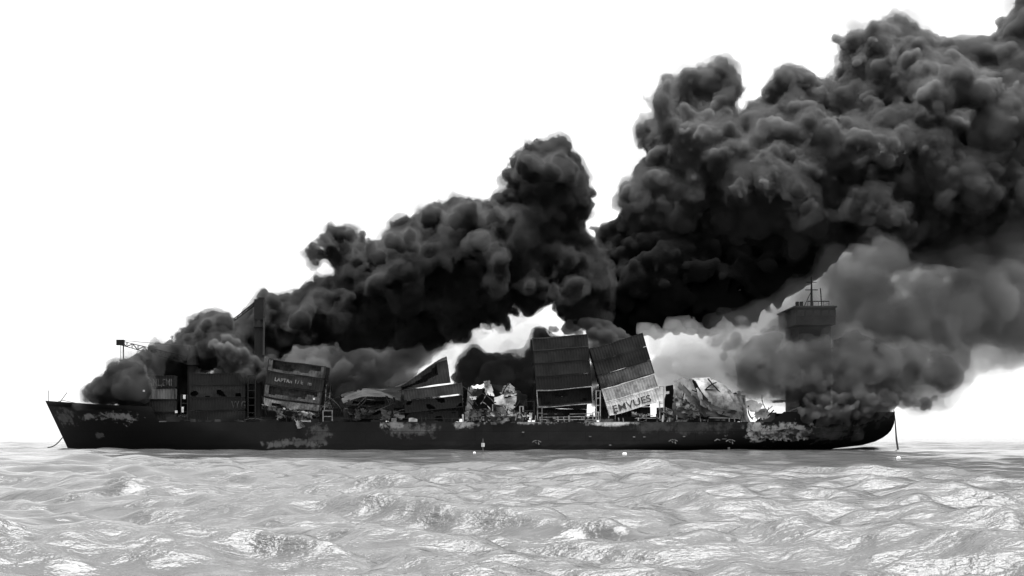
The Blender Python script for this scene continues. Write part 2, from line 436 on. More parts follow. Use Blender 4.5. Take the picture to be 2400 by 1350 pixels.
# lashing frames standing between the container bays
def lashing_frame(px, py0, py1, w, mat, y=0.8, lean=0.0):
    c = at(px, 0, y); z0 = at(0, py1, y).z; z1 = at(0, py0, y).z
    mb = MB()
    for sx in (-1, 1): mb.bar((c.x + sx * w / 2, y, z0), (c.x + sx * w / 2 + lean, y, z1), 0.22, 0.3)
    n = max(2, int((z1 - z0) / 1.6))
    for i in range(n + 1):
        z = z0 + (z1 - z0 - 0.12) * i / n + 0.06; l = lean * i / n
        mb.bar((c.x - w / 2 + l, y + 0.02, z), (c.x + w / 2 + l, y + 0.02, z), 0.16, 0.22)
    part(mb, 'lashing_frame', M[mat])
for a in [(768,962,990,2.0,'pale'),(765,900,962,0.9,'mottle',0.9,0.5),(1160,948,985,1.0,'ash'),(1222,952,985,0.7,'ash'),(1265,952,985,1.0,'pale'),(1402,915,985,0.9,'ash',0.9),(1396,965,985,1.2,'ash'),(1551,905,985,0.9,'ash',0.9),(1240,940,985,2.2,'char'),
          (432,925,985,1.4,'char',1.2),(590,880,985,1.6,'soot',1.2),(1748,930,992,1.0,'ash',0.9,-0.8)]:
    lashing_frame(*a)
for (px, py, w, h) in [(432, 930, .5, .9), (428, 960, .45, 1.2), (413, 965, .5, .55), (337, 916, .4, .4), (736, 935, .4, .4), (925, 925, .5, .6)]:  # white boxes added for bright specks, such as sky seen between stacks
    c = at(px, py, 0.55)
    part(MB().box(c.x - w / 2, c.x + w / 2, 0.45, 0.8, c.z - h / 2, c.z + h / 2), 'speck_box', M['white'])
# white tug and thruster marks painted on the side
def mark(px, py, segs):
    c = at(px, py, 0)
    for (x0, z0, x1, z1, w) in segs:
        part(MB().bar((c.x + x0, gun(c.x) - 0.16, c.z + z0), (c.x + x1, gun(c.x) - 0.16, c.z + z1), w, 0.12), 'painted_mark', M['mark'])
ARCH = [(-1.0, -0.05, -0.45, 0.3, 0.17), (-0.35, 0.35, 0.05, 0.28, 0.15), (0.25, 0.33, 0.95, 0.0, 0.17), (-0.35, 0.02, -0.05, -0.3, 0.15), (0.35, -0.1, 0.5, -0.6, 0.2)]
mark(1258, 1036, ARCH); mark(1578, 1034, ARCH); mark(1712, 1034, ARCH)
mark(1682, 1032, [(-0.7, -0.1, 0, 0.3, 0.18), (0.1, 0.2, 0.5, 0.0, 0.15), (1.0, 0.3, 1.9, 0.3, 0.15)])
for px, py in ((1226, 1013), (1383, 1023), (1486, 1024), (1510, 1024), (1430, 1043), (1603, 1023), (1708, 1050)):
    mark(px, py, [(-0.25, 0, 0.25, 0, 0.2)])
# bow: jackstaff, bent rail, anchor chain; bulwark rail
c = at(114, 942, CY); part(MB().tube([c, c + Vector((0, 0, 2.6))], 0.07), 'jackstaff', M['dkgrey'])
a, b = at(138, 946, 12), at(157, 920, 12); part(MB().tube([a, b], 0.08), 'davit', M['dkgrey'])
part(MB().tube([at(130, 944, 13), at(146, 938, 12), at(175, 944, 11)], 0.07), 'bow_rail', M['midgrey'])
a, b = at(146, 1026, 13), at(112, 1049, 9)
mb = MB()
for i in range(15):
    p = a.lerp(b, i / 14) + Vector((0, 0, -0.55 * math.sin(math.pi * i / 14)))
    if i: mb.bar(q, p, 0.2, 0.2)
    q = p
part(mb, 'anchor_chain', M['soot'])
# mooring line hanging at the stern
part(MB().tube([at(2095, 962, 4.0), at(2098, 985, 3.6), at(2099, 1003, 3.4), at(2101, 1030, 3.0), at(2105, 1056, 2.0)], [0.12, 0.12, 0.16, 0.2, 0.22]), 'mooring_line', M['ltgrey'])

# deck cranes
def crane(px, top_py, r, mat, CY=CY):
    b = at(px, 985, CY); t = at(px, top_py, CY)
    mb = MB().tube([(b.x, CY, 6.0), (b.x, CY, 9.0), (b.x, CY, t.z - 4.5), (b.x, CY, t.z - 4.2), (b.x, CY, t.z)], [r * 1.25, r, r * 0.95, r * 1.15, r * 0.85], 14)
    return part(mb, 'deck_crane', M[mat]), Vector((b.x, CY, t.z))
def beam(a, b, w0, w1, n=9):
    """lattice jib: four chords and zigzag braces"""
    a, b = Vector(a), Vector(b); t = (b - a).normalized(); u = t.cross(Vector((0, 1, 0))).normalized(); v = Vector((0, 1, 0)); mb = MB()
    prev = None
    for i in range(n + 1):
        p = a.lerp(b, i / n); w = w0 + (w1 - w0) * i / n
        c4 = [p + u * w / 2 * s1 + v * w / 2 * s2 for s1, s2 in ((1, -1), (-1, -1), (1, 1), (-1, 1))]
        if prev:
            for k in range(4): mb.bar(prev[k], c4[k], 0.16)
            mb.bar(prev[i % 2], c4[1 - i % 2], 0.1); mb.bar(prev[2 + i % 2], c4[3 - i % 2], 0.1)
        mb.bar(c4[0], c4[2], 0.1); mb.bar(c4[1], c4[3], 0.1); mb.bar(c4[0], c4[1], 0.1); mb.bar(c4[2], c4[3], 0.1)
        prev = c4
    return mb
k1, t1 = crane(452, 812, 1.3, 'soot')
tip = at(284, 804, CY); foot = t1 + Vector((-1.0, 0, -3.2))
part(beam(foot, tip, 1.5, 0.9, 12), 'jib', M['soot'], k1)
part(MB().box(tip.x - 1.0, tip.x + 0.7, CY - 0.6, CY + 0.6, tip.z - 0.5, tip.z + 0.75), 'jib_head', M['soot'], k1)
part(MB().tube([tip + Vector((0, 0, 0.6)), t1], 0.06, 5), 'luffing_cable', M['soot'], k1)
part(MB().tube([tip + Vector((0.5, 0, -0.4)), tip + Vector((0.5, 0, -3.8))], 0.16, 6), 'hoist_rope', M['dkgrey'], k1)
part(MB().tube([tip + Vector((-0.1, 0, -0.4)), tip + Vector((-0.1, 0, -3.8))], 0.07, 5), 'hoist_rope', M['dkgrey'], k1)
part(MB().box(tip.x - 0.3, tip.x + 0.8, CY - 0.4, CY + 0.4, tip.z - 4.9, tip.z - 3.7), 'hook_block', M['soot'], k1)
C2 = 5.0
k2, t2 = crane(608, 722, 1.15, 'soot', C2)
part(MB().box(t2.x - 1.0, t2.x + 1.1, C2 - 1.2, C2 + 1.2, t2.z - 2.6, t2.z + 1.9).box(t2.x - 0.2, t2.x + 1.1, C2 - 0.7, C2 + 0.7, t2.z + 1.8, t2.z + 2.3), 'crane_head', M['soot'], k2)
part(beam(t2 + Vector((-1.0, -0.2, 0.9)), at(548, 750, C2 + 5), 0.55, 0.4, 8), 'jib', M['soot'], k2)
part(MB().tube([at(619, 745, 3.4), at(618, 832, 3.4)], 0.22, 6), 'ladder_pipe', M['midgrey'], k2)

# superstructure at the stern
x0, x1 = at(1866, 0, 8).x, at(1940, 0, 8).x
sup = part(MB().box(x0, x1, 4.0, 24.0, 7.2, 27.2), 'superstructure', M['soot'])
zb0, zb1 = at(0, 762, 3).z, at(0, 722, 3).z
part(MB().box(x0 - 1.2, x1 + 0.5, 1.0, 27.0, zb0, zb1), 'bridge', M['char'], sup)
part(MB().box(x0 - 1.5, x1 + 0.8, 0.7, 27.3, zb1, zb1 + 0.35), 'bridge_roof', M['midgrey'], sup)
for i in range(5):
    wx = x0 - 0.7 + i * 1.75
    part(MB().box(wx, wx + 1.3, 0.93, 1.03, zb1 - 1.9, zb1 - 0.6), 'window', M['glass'], sup)
for k in range(6):
    z = 9.2 + k * 2.8
    for i in range(4):
        wx = x0 + 0.8 + i * 1.7
        part(MB().box(wx, wx + 0.7, 3.94, 4.03, z, z + 0.8), 'porthole', M['glass'], sup)
    part(MB().box(x0 - 0.4, x1 + 0.4, 2.6, 3.98, z - 0.9, z - 0.72), 'deck_walkway', M['char'], sup)
for s in (0, 1):
    part(MB().bar((x0 + 1.4, 1.2 + s * 25, zb1 + 1.35), (x1 - 0.8, 1.2 + s * 25, zb1 + 1.35), 0.2), 'roof_rail', M['soot'], sup)
    for i in range(5):
        rx = x0 + 1.5 + i * (x1 - x0 - 2.4) / 4
        part(MB().bar((rx, 1.2 + s * 25, zb1 + 0.3), (rx, 1.2 + s * 25, zb1 + 1.35), 0.09), 'rail_post', M['soot'], sup)
mx = at(1902, 0, 10).x; mz = at(0, 648, 10).z
mast = part(MB().tube([(mx, 10, zb1 + 0.3), (mx, 10, mz)], [0.32, 0.14], 8).bar((mx - 1.1, 10, mz - 1.3), (mx + 1.1, 10, mz - 1.3), 0.16).bar((mx - 1.4, 10, mz - 3.0), (mx + 1.4, 10, mz - 3.0), 0.2), 'radar_mast', M['soot'], sup)
part(MB().tube([(mx + 2.3, 10, zb1 + 0.3), (mx + 2.0, 10, mz - 2.6)], 0.12, 6).bar((mx - 1.9, 10, zb1 + 0.3), (mx, 10, mz - 3.2), 0.14), 'antenna_post', M['soot'], sup)
for dx in (-1.4, 0.4): part(MB().box(x0 - 0.9 + dx * 0.5 + 0.5, x0 - 0.2 + dx * 0.5 + 0.5, 1.4, 2.1, zb1 + 0.35, zb1 + 1.3), 'searchlight', M['soot'], sup)
fx = at(1990, 0, 14).x
fun = part(MB().box(fx - 3.0, fx + 3.5, 9.5, 18.5, 7.3, 25.0), 'funnel', M['soot'])
for dy in (11.5, 14, 16.5): part(MB().tube([(fx, dy, 25.0), (fx + 0.3, dy, 27.0)], 0.5, 10), 'exhaust_pipe', M['soot'], fun)
part(MB().tube([at(1876, 850, 1.8), at(1880, 920, 1.8)], 0.28, 8), 'vent_pipe', M['ltgrey'])

# ------------------------------------------------------------------ containers
def smooth01(t): t = min(max(t, 0), 1); return t * t * (3 - 2 * t)
def container(label, px, py, Y, tilt, L=12.2, H=2.75, W=2.44, wall='dkgrey', frame='char', roof=None, near='full', sag=0.0, crumple=0.0, seed=1, text=None, tmat='letter', roll=0.0, group=None, end='full', skew=0.0, wedge=None, bow=0.0):
    """px, py: the near lower-left corner; tilt: degrees, positive lifts the end towards the stern"""
    t = empty('shipping_container', at(px, py, Y)); t.rotation_euler = (math.radians(roll), -math.radians(tilt), 0)
    tag(t, label, 'container', group or 'burnt shipping containers on deck')
    nf = snoise(seed * 13 + 5); rs = random.Random(seed * 7 + 1)
    crumple = max(crumple, rs.uniform(0.05, 0.09))
    def df(p):
        x, y, z = p; u, w = x / L, z / H
        z2 = z - bow * math.sin(math.pi * min(max(u, 0), 1)) - bow * 0.4 * math.sin(2.5 * math.pi * u) - sag * math.sin(math.pi * min(max(u, 0), 1)) * w
        if crumple:
            c = crumple * (0.35 + 0.65 * w)
            x += c * 0.5 * nf(x * 0.5, y, z * 0.8); y += c * nf(x * 0.45 + 9, y * .4, z * 0.7); z2 += c * 0.8 * nf(x * 0.4 + 4, y, z + 3)
        x += skew * w * H
        if wedge: z2 *= wedge[0] + (wedge[1] - wedge[0]) * smooth01(u)
        return (x, y, z2)
    fm, wm = M[frame], M[wall]
    n = 14
    s = 0.17
    for xx in (0, L - s):
        for yy in (0, W - s):
            mb = MB()
            for k in range(3): mb.box(xx, xx + s, yy, yy + s, H * k / 3, H * (k + 1) / 3)
            mb.build('corner_post', fm, t, fn=df)
    for yy in (-0.012, W - s + 0.012):
        MB().box(s, L - s, yy, yy + s, H - s, H, n).build('top_rail', fm, t, fn=df)
        MB().box(s, L - s, yy, yy + s, 0, s, n).build('bottom_rail', fm, t, fn=df)
    # corrugated side walls
    def side_wall(y, out, keep):
        xs = []; xx = s; k = 0; pitch = 0.62
        while xx < L - s - 0.01:
            for (dx, dy) in ((0, 0), (0.22, 0), (0.31, 0.07), (0.53, 0.07)):
                if xx + dx < L - s: xs.append((xx + dx, y + out * (0.05 - dy)))
            xx += pitch
        xs.append((L - s, y + out * 0.05)); rows = 9
        v = []; f = []; c = len(xs)
        for j in range(rows + 1):
            z = s + (H - 2 * s) * j / rows
            v += [df((a, b, z)) for a, b in xs]
        for j in range(rows):
            for i in range(c - 1):
                if keep(xs[i][0] / L, (j + 0.5) / rows): f.append((j * c + i, j * c + i + 1, (j + 1) * c + i + 1, (j + 1) * c + i))
        me = bpy.data.meshes.new('side_wall'); me.from_pydata(v, [], f); me.update()
        me.materials.append(wm)
        return link('side_wall', me, None, t)
    keepers = {
        'full': lambda u, w: True,
        'torn': lambda u, w: not (0.07 < u < 0.93 - 0.22 * (w < 0.45) and w > 0.26 + 0.14 * nf(u * 16, 0, 0) + (0.35 if u > 0.74 else 0) * (w < 0.8)),
        'gash': lambda u, w: not (0.12 < u < 0.8 and abs(w - (0.25 + 0.55 * u)) < 0.22 + 0.12 * nf(u * 9, 1, 0)),
        'hem': lambda u, w: w > 0.45 + 0.35 * nf(u * 7, 2, 0) or (u < 0.16 and w > 0.2),
        'open': lambda u, w: (w < 0.12 + 0.1 * nf(u * 12, 0, 1)) or (u < 0.06 and w < 0.6),
        'holes': lambda u, w: nf(u * 11, 0, w * 3.2) < 0.28,
    }
    side_wall(0.06, -1, keepers[near]); side_wall(W - 0.06, 1, keepers['full'] if near != 'open' else keepers['holes'])
    rp = [[(xx, yy, H - 0.05) for xx in np.linspace(s, L - s, 25)] for yy in (0.1, W / 3, 2 * W / 3, W - 0.1)]
    MB().quadgrid(rp).build('roof', M[roof or 'soot'], t, fn=df)
    MB().quadgrid([[(xx, yy, 0.1) for xx in np.linspace(s, L - s, 13)] for yy in (0.1, W - 0.1)]).build('floor', M['soot'], t, fn=df)
    for xx, nm in ((0.06, 'end_wall'), (L - 0.06, 'end_wall')):
        P = [[(xx + (0.04 if j % 2 else 0), yy, z) for j, yy in enumerate(np.linspace(s, W - s, 9))] for z in np.linspace(s, H - s, 4)]
        MB().quadgrid(P).build(nm, wm, t, fn=df)
    if end == 'doors':
        for yy in (0.55, 0.95, 1.5, 1.9): MB().tube([(L + 0.02, yy, 0.2), (L + 0.02, yy, H - 0.2)], 0.04, 5).build('locking_bar', M['midgrey'], t, fn=df)
    if text:
        body, tx, tz, size, stretch = text
        cu = bpy.data.curves.new('lettering', 'FONT'); cu.body = body; cu.size = size; cu.extrude = 0.012; cu.offset = 0.015
        tmp = bpy.data.objects.new('tmp', cu); COL.objects.link(tmp)
        dg = bpy.context.evaluated_depsgraph_get(); me = bpy.data.meshes.new_from_object(tmp.evaluated_get(dg))
        bpy.data.objects.remove(tmp)
        for v in me.vertices:
            x, y, z = v.co; v.co = df((tx + x * stretch, -0.045 - z, tz + y))
        me.materials.clear(); me.materials.append(M[tmat]); me.name = 'lettering'
        link('lettering', me, None, t)
    return t

def stack(rows, px, py_top, Y, tilt, H, **kw):
    """rows from the top down; px, py_top: near upper-left corner of the stack"""
    a = math.radians(tilt); p = at(px, py_top, Y); dn = Vector((math.sin(a), 0, -math.cos(a)))
    out = []
    for i, r in enumerate(rows):
        k = dict(kw); k.update(r); h = k.pop('H', H); k.pop('skip', None)
        p = p + dn * h
        if r.get('skip'): continue
        q = 1200 + p.x * F / (Y + D); v = HY - (p.z - CH) * F / (Y + D)
        out.append(container(px=q, py=v, Y=Y, tilt=tilt, H=h - 0.09, **k))
    return out
# bow stack behind the first smoke
stack([dict(label='soot-black container with torn white lettering on top of the bow stack', wall='soot', text=('ANL,EMI', 6.2, 0.35, 2.2, 0.66), tmat='letter_dim', seed=1),
       dict(label='pale grey ribbed container second from the top of the bow stack', wall='ltgrey', seed=2),
       dict(label='dark ribbed container low in the bow stack below the pale one', wall='dkgrey', near='full', sag=0.15, seed=3),
       dict(label='collapsed black container at the foot of the bow stack', wall='soot', crumple=0.35, seed=4)], 281, 879, 4.6, 0, 2.72, frame='soot')
# dark bay between bow stack and tilted stack
stack([dict(label='smoke-hidden black container topping the dark bay beside the tall crane', wall='soot', seed=5),
       dict(label='charred container in the dark bay with faint grey side', wall='char', near='holes', seed=6),
       dict(label='black container in the dark bay with burnt white paint scrawl', wall='soot', text=('VY G', 9.2, 0.3, 2.3, 0.62), tmat='letter_dim', seed=7),
       dict(label='black sagging container at the foot of the dark bay', wall='soot', crumple=0.25, seed=8)], 444, 872, 2.0, 0, 2.72, frame='soot', bow=0.2)
# stack leaning towards the stern, by the tall crane
S1 = [dict(label='leaning stack top container with its side burnt open and ragged hem', wall='band', near='torn', seed=11, end='doors'),
      dict(label='leaning stack container with worn white lettering along its side', wall='dkgrey', text=('LAPTRn  l / E   m', 1.9, 1.0, 1.15, 1.0), seed=12, end='doors'),
      dict(label='leaning stack container with a long black hole above a grey strip', wall='band', near='torn', seed=13, end='doors'),
      dict(label='leaning stack lowest container, pale and shredded along the bottom', wall='pale', frame='char', near='hem', crumple=0.45, seed=14)]
stack(S1, 630, 838, 0.7, -8.0, 2.83, L=12.5, frame='char', bow=0.22)
stack([dict(label='rear container showing past the leaning stack at the top', wall='char', seed=15), dict(label='rear container showing past the leaning stack, second row', wall='char', seed=16, near='holes'),
       dict(label='rear container showing past the leaning stack, third row', wall='soot', seed=17)], 640, 842, 3.4, -8.0, 2.83, L=12.5, frame='soot')
# collapsed pile amidships
container('crushed black container lying in the midship heap beside the leaning stack', 806, 985, 1.0, 4, L=11, H=2.6, wall='char', near='gash', crumple=0.6, sag=0.9, seed=21, frame='char')
container('charred folded container on top of the midship heap', 812, 948, 2.2, -7, L=10, H=2.5, wall='char', near='gash', crumple=0.65, sag=1.0, seed=22, frame='dkgrey')
container('blackened container sliding down behind the midship heap', 800, 955, 5.5, 6, L=12, H=2.8, wall='soot', crumple=0.5, seed=27)
container('torn grey container thrown up at a steep angle on the midship pile', 925, 918, 1.6, 9.5, L=12.4, H=2.9, W=3.0, wall='midgrey', frame='midgrey', near='gash', crumple=0.5, seed=23, roof='dkgrey', roll=8, wedge=(0.3, 1.75))
container('plain grey container resting tilted on the midship pile below the torn one', 948, 938, 0.6, 7.0, L=12.9, H=2.3, wall='midgrey', frame='midgrey', roof='char', seed=24, sag=0.1)
container('burnt black gutted container under the plain grey one', 950, 968, 0.7, 6.0, L=12.7, H=2.6, wall='soot', frame='soot', near='holes', crumple=0.2, seed=25)
container('flattened black container at deck level under the midship pile', 935, 990, 1.0, 1.0, L=13, H=2.2, wall='soot', frame='soot', near='holes', crumple=0.3, seed=26)
# tall upright stack
stack([dict(label='black top container of the tall upright stack with pale upper edge', wall='char', frame='midgrey', seed=31),
       dict(label='tall stack second container with a dull grey patch near its end', wall='dkgrey', seed=32),
       dict(label='tall stack third container, soot-black with rubbed grey middle', wall='dkgrey', seed=33),
       dict(label='tall stack fourth container, evenly soot black', wall='soot', seed=34),
       dict(label='gutted open container with pale frame under the tall upright stack', wall='char', frame='ash', near='open', seed=35, H=3.9, crumple=0.2)], 1247, 791, 1.0, 4.6, 2.87, L=12.2, frame='soot', bow=0.16)
stack([dict(label='rear top container showing behind the tall upright stack', wall='soot', seed=36), dict(label='rear second container hidden behind the tall upright stack', wall='soot', seed=37)], 1243, 795, 3.7, 4.6, 2.87, L=12.2, frame='soot')
# leaning stack with pale burnt bottom
stack([dict(label='steeply leaning stack top container, dark grey with a pale scratched corner', wall='dkgrey', frame='dkgrey', roof='midgrey', seed=41),
       dict(label='steeply leaning stack second container, smooth dark grey', wall='dkgrey', frame='dkgrey', seed=42),
       dict(label='steeply leaning stack third container, black fading to pale at one end', wall='fade', frame='dkgrey', seed=43),
       dict(label='steeply leaning stack fourth container burnt to pale bare steel', wall='ash', frame='ashw', seed=44, crumple=0.12),
       dict(label='steeply leaning stack bottom container, whitened with dark lettering', wall='ashw', frame='ashw', text=('EMVUES', 1.0, 0.55, 2.2, 1.13), tmat='letter_dark', seed=45, crumple=0.06)], 1381, 815, 0.6, 16.6, 3.1, L=12.1, bow=0.2)

stack([dict(label='rear %s container hidden behind the steeply leaning stack' % w, wall='soot', seed=46 + i) for i, w in enumerate(('top', 'second', 'third', 'fourth'))], 1379, 818, 3.3, 16.6, 3.1, L=11.7, frame='soot')
# far rows, nearly hidden by the wreckage and the smoke
for i, (px, n) in enumerate([(606, 2), (745, 1), (880, 1), (1015, 1), (1090, 2), (1250, 3), (1395, 2), (1540, 1), (1620, 2)]):
    stack([dict(label='soot-black container in the far row behind the wreckage', wall='soot', seed=100 + i * 3 + k, crumple=0.25) for k in range(n)], px, 983 - n * 28.5, 9.0 + (i % 3), R.uniform(-2, 2), 2.75, frame='soot', group='charred containers in the far row')
# ------------------------------------------------------------------ twisted sheet metal
def sheet(label, top, bot, Y, mat, seed=1, fold=0.5, n=26, m=16, bulge=0.0, group='twisted sheet metal heaped on deck', ragged=0.25, name='crumpled_panel'):
    """a torn panel hung between an upper and a lower edge given in photo pixels; folds run from edge to edge"""
    nf = snoise(seed); rs = random.Random(seed)
    def along(pl, t):
        pl = [Vector(p) for p in pl]; ln = [0]
        for a, b in zip(pl, pl[1:]): ln.append(ln[-1] + (b - a).length)
        s = t * ln[-1]
        for i in range(len(pl) - 1):
            if s <= ln[i + 1] + 1e-6: return pl[i].lerp(pl[i + 1], (s - ln[i]) / max(ln[i + 1] - ln[i], 1e-6))
        return pl[-1]
    n = max(8, int(n * 0.9)); m = max(5, int(m * 0.9))
    creases = []
    for i in range(5):
        an = rs.choice((rs.uniform(-0.5, 0.5), rs.uniform(-0.5, 0.5), rs.uniform(0, 3.1))); u0, w0 = rs.uniform(0.1, 0.9), rs.uniform(0.1, 0.9)
        creases.append((math.cos(an), math.sin(an), u0 * math.cos(an) + w0 * math.sin(an), fold * rs.choice((-1, 1)) * rs.uniform(1.5, 3.6)))
    c = at(sum(p[0] for p in bot) / len(bot), max(p[1] for p in bot), Y)
    V = []
    for j in range(m + 1):
        w = j / m
        for i in range(n + 1):
            u = i / n
            p = along(top, u).lerp(along(bot, u), w)
            y = -bulge * math.sin(math.pi * w) - w * 0.6
            for (ca_, sa_, c0, am) in creases: y += am * abs(u * ca_ + w * sa_ - c0)
            e = 9 * ragged * nf(u * 9, w * 9, 5)
            q = at(p[0] + e, p[1] + e * 0.5, Y)
            V.append((q.x - c.x, y, q.z - c.z))
    th = 0.05; N_ = len(V)
    V2 = V + [(x, y + th, z) for x, y, z in V]; Fc = []; k = n + 1
    keep = lambda i, j: not ((i in (0, n - 1) or j in (0, m - 1)) and rs.random() < ragged * 0.8)
    for j in range(m):
        for i in range(n):
            if keep(i, j):
                a = j * k + i
                b_, c_, d_ = a + k, a + k + 1, a + 1
                tr = [(a, b_, c_), (a, c_, d_)] if rs.random() < 0.5 else [(a, b_, d_), (b_, c_, d_)]
                Fc += tr + [tuple(N_ + q for q in t3[::-1]) for t3 in tr]
    me = bpy.data.meshes.new(name); me.from_pydata(V2, [], Fc); me.update()
    o = link(name, me, M[mat]); o.location = (c.x, Y, c.z)
    tag(o, label, 'sheet metal', group)
    return o
G2 = 'pale scrap between the grey container and the tall upright stack'
sheet('tall pale steel sheet standing at the forward end of the pale scrap heap', [(1098,908),(1112,898)], [(1088,985),(1106,985)], 1.6, 'pale', 51, 0.3, group=G2, n=10, m=14)
sheet('white bent panel on the crest of the pale scrap heap', [(1104,904),(1135,898)], [(1110,912),(1136,910)], 1.2, 'white', 52, 0.25, group=G2, n=10, m=6)
sheet('pale leaning panel propping up the white crest panel of the scrap heap', [(1134,894),(1148,892)], [(1138,925),(1162,930)], 2.0, 'ash', 58, 0.3, group=G2, n=10, m=10)
sheet('small grey torn panel tucked under the white crest panel', [(1106,914),(1132,912)], [(1104,928),(1124,934)], 1.6, 'midgrey', 59, 0.3, group=G2, n=10, m=8)
sheet('bright wedge of sheeting low in the pale scrap heap', [(1100,928),(1120,930)], [(1103,936),(1112,938)], 1.2, 'ash', 60, 0.15, group=G2, n=8, m=5)
sheet('white curled panel resting in the middle of the pale scrap heap', [(1158,932),(1190,922),(1210,928)], [(1160,955),(1186,962),(1206,964)], 1.2, 'ash', 53, 0.35, group=G2, n=14, m=10)
sheet('white strip lying over the curled panel of the scrap heap', [(1172,920),(1212,916)], [(1174,930),(1210,928)], 1.6, 'pale', 50, 0.2, group=G2, n=10, m=5)
sheet('small pale hood-shaped panel on top of the scrap heap by the tall stack', [(1180,905),(1195,898),(1205,908)], [(1176,920),(1195,918),(1208,922)], 2.5, 'pale', 54, 0.3, group=G2, n=12, m=8)
sheet('low mottled plate along the deck edge of the pale scrap heap', [(1090,962),(1140,958),(1152,960)], [(1085,988),(1130,985),(1150,988)], 1.0, 'mottle', 55, 0.3, group=G2)
sheet('wide mottled plate at the foot of the scrap heap by the tall stack', [(1150,962),(1215,962)], [(1150,988),(1225,986)], 1.9, 'mottle', 56, 0.4, group=G2)
sheet('dark buckled panel behind the pale scrap heap', [(1085,915),(1150,900),(1235,920)], [(1085,985),(1160,985),(1240,985)], 5.0, 'char', 57, 0.6, n=24)
G3 = 'draped plates aft of the steeply leaning stack'
sheet('tall grey plate draped like cloth aft of the steeply leaning stack', [(1578,892),(1602,884),(1632,890)], [(1575,975),(1620,985),(1660,982)], 2.4, 'pale', 61, 0.9, n=30, m=22, bulge=0.8, group=G3)
sheet('broad pale plate sweeping down towards the stern from the draped heap', [(1622,886),(1662,884),(1700,905),(1728,935)], [(1640,950),(1675,968),(1705,975),(1742,985)], 2.0, 'ash', 62, 0.8, n=32, m=22, bulge=0.9, group=G3)
sheet('long dark folded beam plate hanging across the draped heap', [(1592,890),(1625,925),(1662,958),(1705,965)], [(1590,905),(1618,945),(1652,978),(1700,982)], 0.8, 'midgrey', 63, 0.35, n=30, m=6, group=G3)
sheet('narrow black folded plate across the pale sweeping one', [(1625,888),(1648,925),(1672,950),(1700,958)], [(1620,896),(1640,935),(1665,958),(1695,966)], 0.9, 'soot', 64, 0.25, n=26, m=4, group=G3)
sheet('crumpled lower skirt plate under the tall draped grey one', [(1580,925),(1610,940),(1630,950)], [(1585,965),(1612,970),(1640,975)], 0.9, 'mottle', 65, 0.4, n=18, m=10, group=G3)
sheet('pale upright torn plate at the after end of the draped heap', [(1722,920),(1735,915)], [(1735,990),(1762,1005)], 0.9, 'ash', 66, 0.3, n=10, m=18, group=G3)
sheet('dark buckled plate behind the draped heap', [(1560,905),(1640,895),(1735,935)], [(1555,988),(1640,988),(1750,988)], 5.5, 'char', 67, 0.8, n=26)
G4 = 'white burnt scrap before the bridge'
sheet('white fan-shaped burst of burnt sheeting before the bridge', [(1745,942),(1760,936),(1778,942),(1788,948)], [(1752,962),(1762,966),(1772,966),(1776,964)], 0.9, 'white', 71, 0.35, n=16, m=8, group=G4)
sheet('curled pale panel lying below the white burst of sheeting', [(1770,962),(1795,956),(1806,966)], [(1762,980),(1788,984),(1804,978)], 0.8, 'ash', 72, 0.35, n=14, m=8, group=G4)
sheet('small white scrap of sheeting on the after deck', [(1856,966),(1872,966)], [(1858,972),(1873,977)], 1.0, 'white', 73, 0.15, n=8, m=5, group=G4)
sheet('tiny white scrap of sheeting beside a larger one on the after deck', [(1838,965),(1848,965)], [(1839,970),(1848,970)], 1.0, 'white', 74, 0.1, n=6, m=4, group=G4)
sheet('ragged burnt skin peeling off the hull side below the bridge', [(1752,985),(1765,1000),(1800,1000),(1850,1002),(1900,1004)], [(1758,1012),(1775,1024),(1810,1032),(1850,1034),(1900,1032)], 0.6, 'mottle', 75, 0.3, n=40, m=10, group=G4, ragged=0.5)
sheet('long pale strip lying on the after deck under the smoke', [(1806,938),(1870,936)], [(1810,944),(1868,944)], 4.0, 'pale', 76, 0.15, n=16, m=4, group=G4)
G5 = 'scrap spilling over the side under the leaning stack'
sheet('pale shredded floor plates spilling below the leaning stack', [(615,948),(680,958),(745,968)], [(625,962),(680,985),(730,985)], 0.5, 'mottle', 81, 0.45, n=30, m=10, group=G5, ragged=0.5)
sheet('grey pointed plate hanging over the side below the leaning stack', [(690,983),(706,985)], [(700,1005),(718,1000)], 0.1, 'ltgrey', 82, 0.2, n=8, m=8, group=G5)
sheet('small dull plate dangling from the deck edge below the leaning stack', [(645,975),(662,962)], [(650,985),(668,975)], 0.3, 'midgrey', 83, 0.2, n=8, m=6, group=G5)
sheet('curved charred plate arching over the midship heap', [(800,925),(850,910),(905,912),(940,905)], [(805,945),(850,930),(905,930),(940,940)], 0.8, 'dkgrey', 84, 0.35, n=26, m=8, group=G5)
sheet('long grey plate along the deck edge of the midship heap', [(810,962),(850,958),(880,955)], [(808,985),(840,985),(872,970)], 0.3, 'dkgrey', 85, 0.3, n=18, m=8, group=G5)

for (x0, x1, n, where) in [(785, 940, 7, 'the midship heap'), (1090, 1245, 6, 'the pale scrap heap'), (1390, 1560, 4, 'the steeply leaning stack foot'), (1560, 1745, 6, 'the draped heap')]:
    for i in range(n):
        x = R.uniform(x0, x1); y = R.uniform(962, 984); w = R.uniform(12, 34); h = R.uniform(8, 26)
        sheet('charred jagged scrap plate lying at the deck edge by ' + where, [(x, y - h), (x + w, y - h * R.uniform(0.3, 1.0))], [(x + R.uniform(-6, 6), y), (x + w * R.uniform(0.7, 1.2), y + 4)], R.uniform(0.2, 1.2), R.choice(('soot', 'char', 'dkgrey', 'mottle', 'midgrey')), 200 + int(x), 0.3, n=10, m=7, group='scrap plates by ' + where, ragged=0.35)
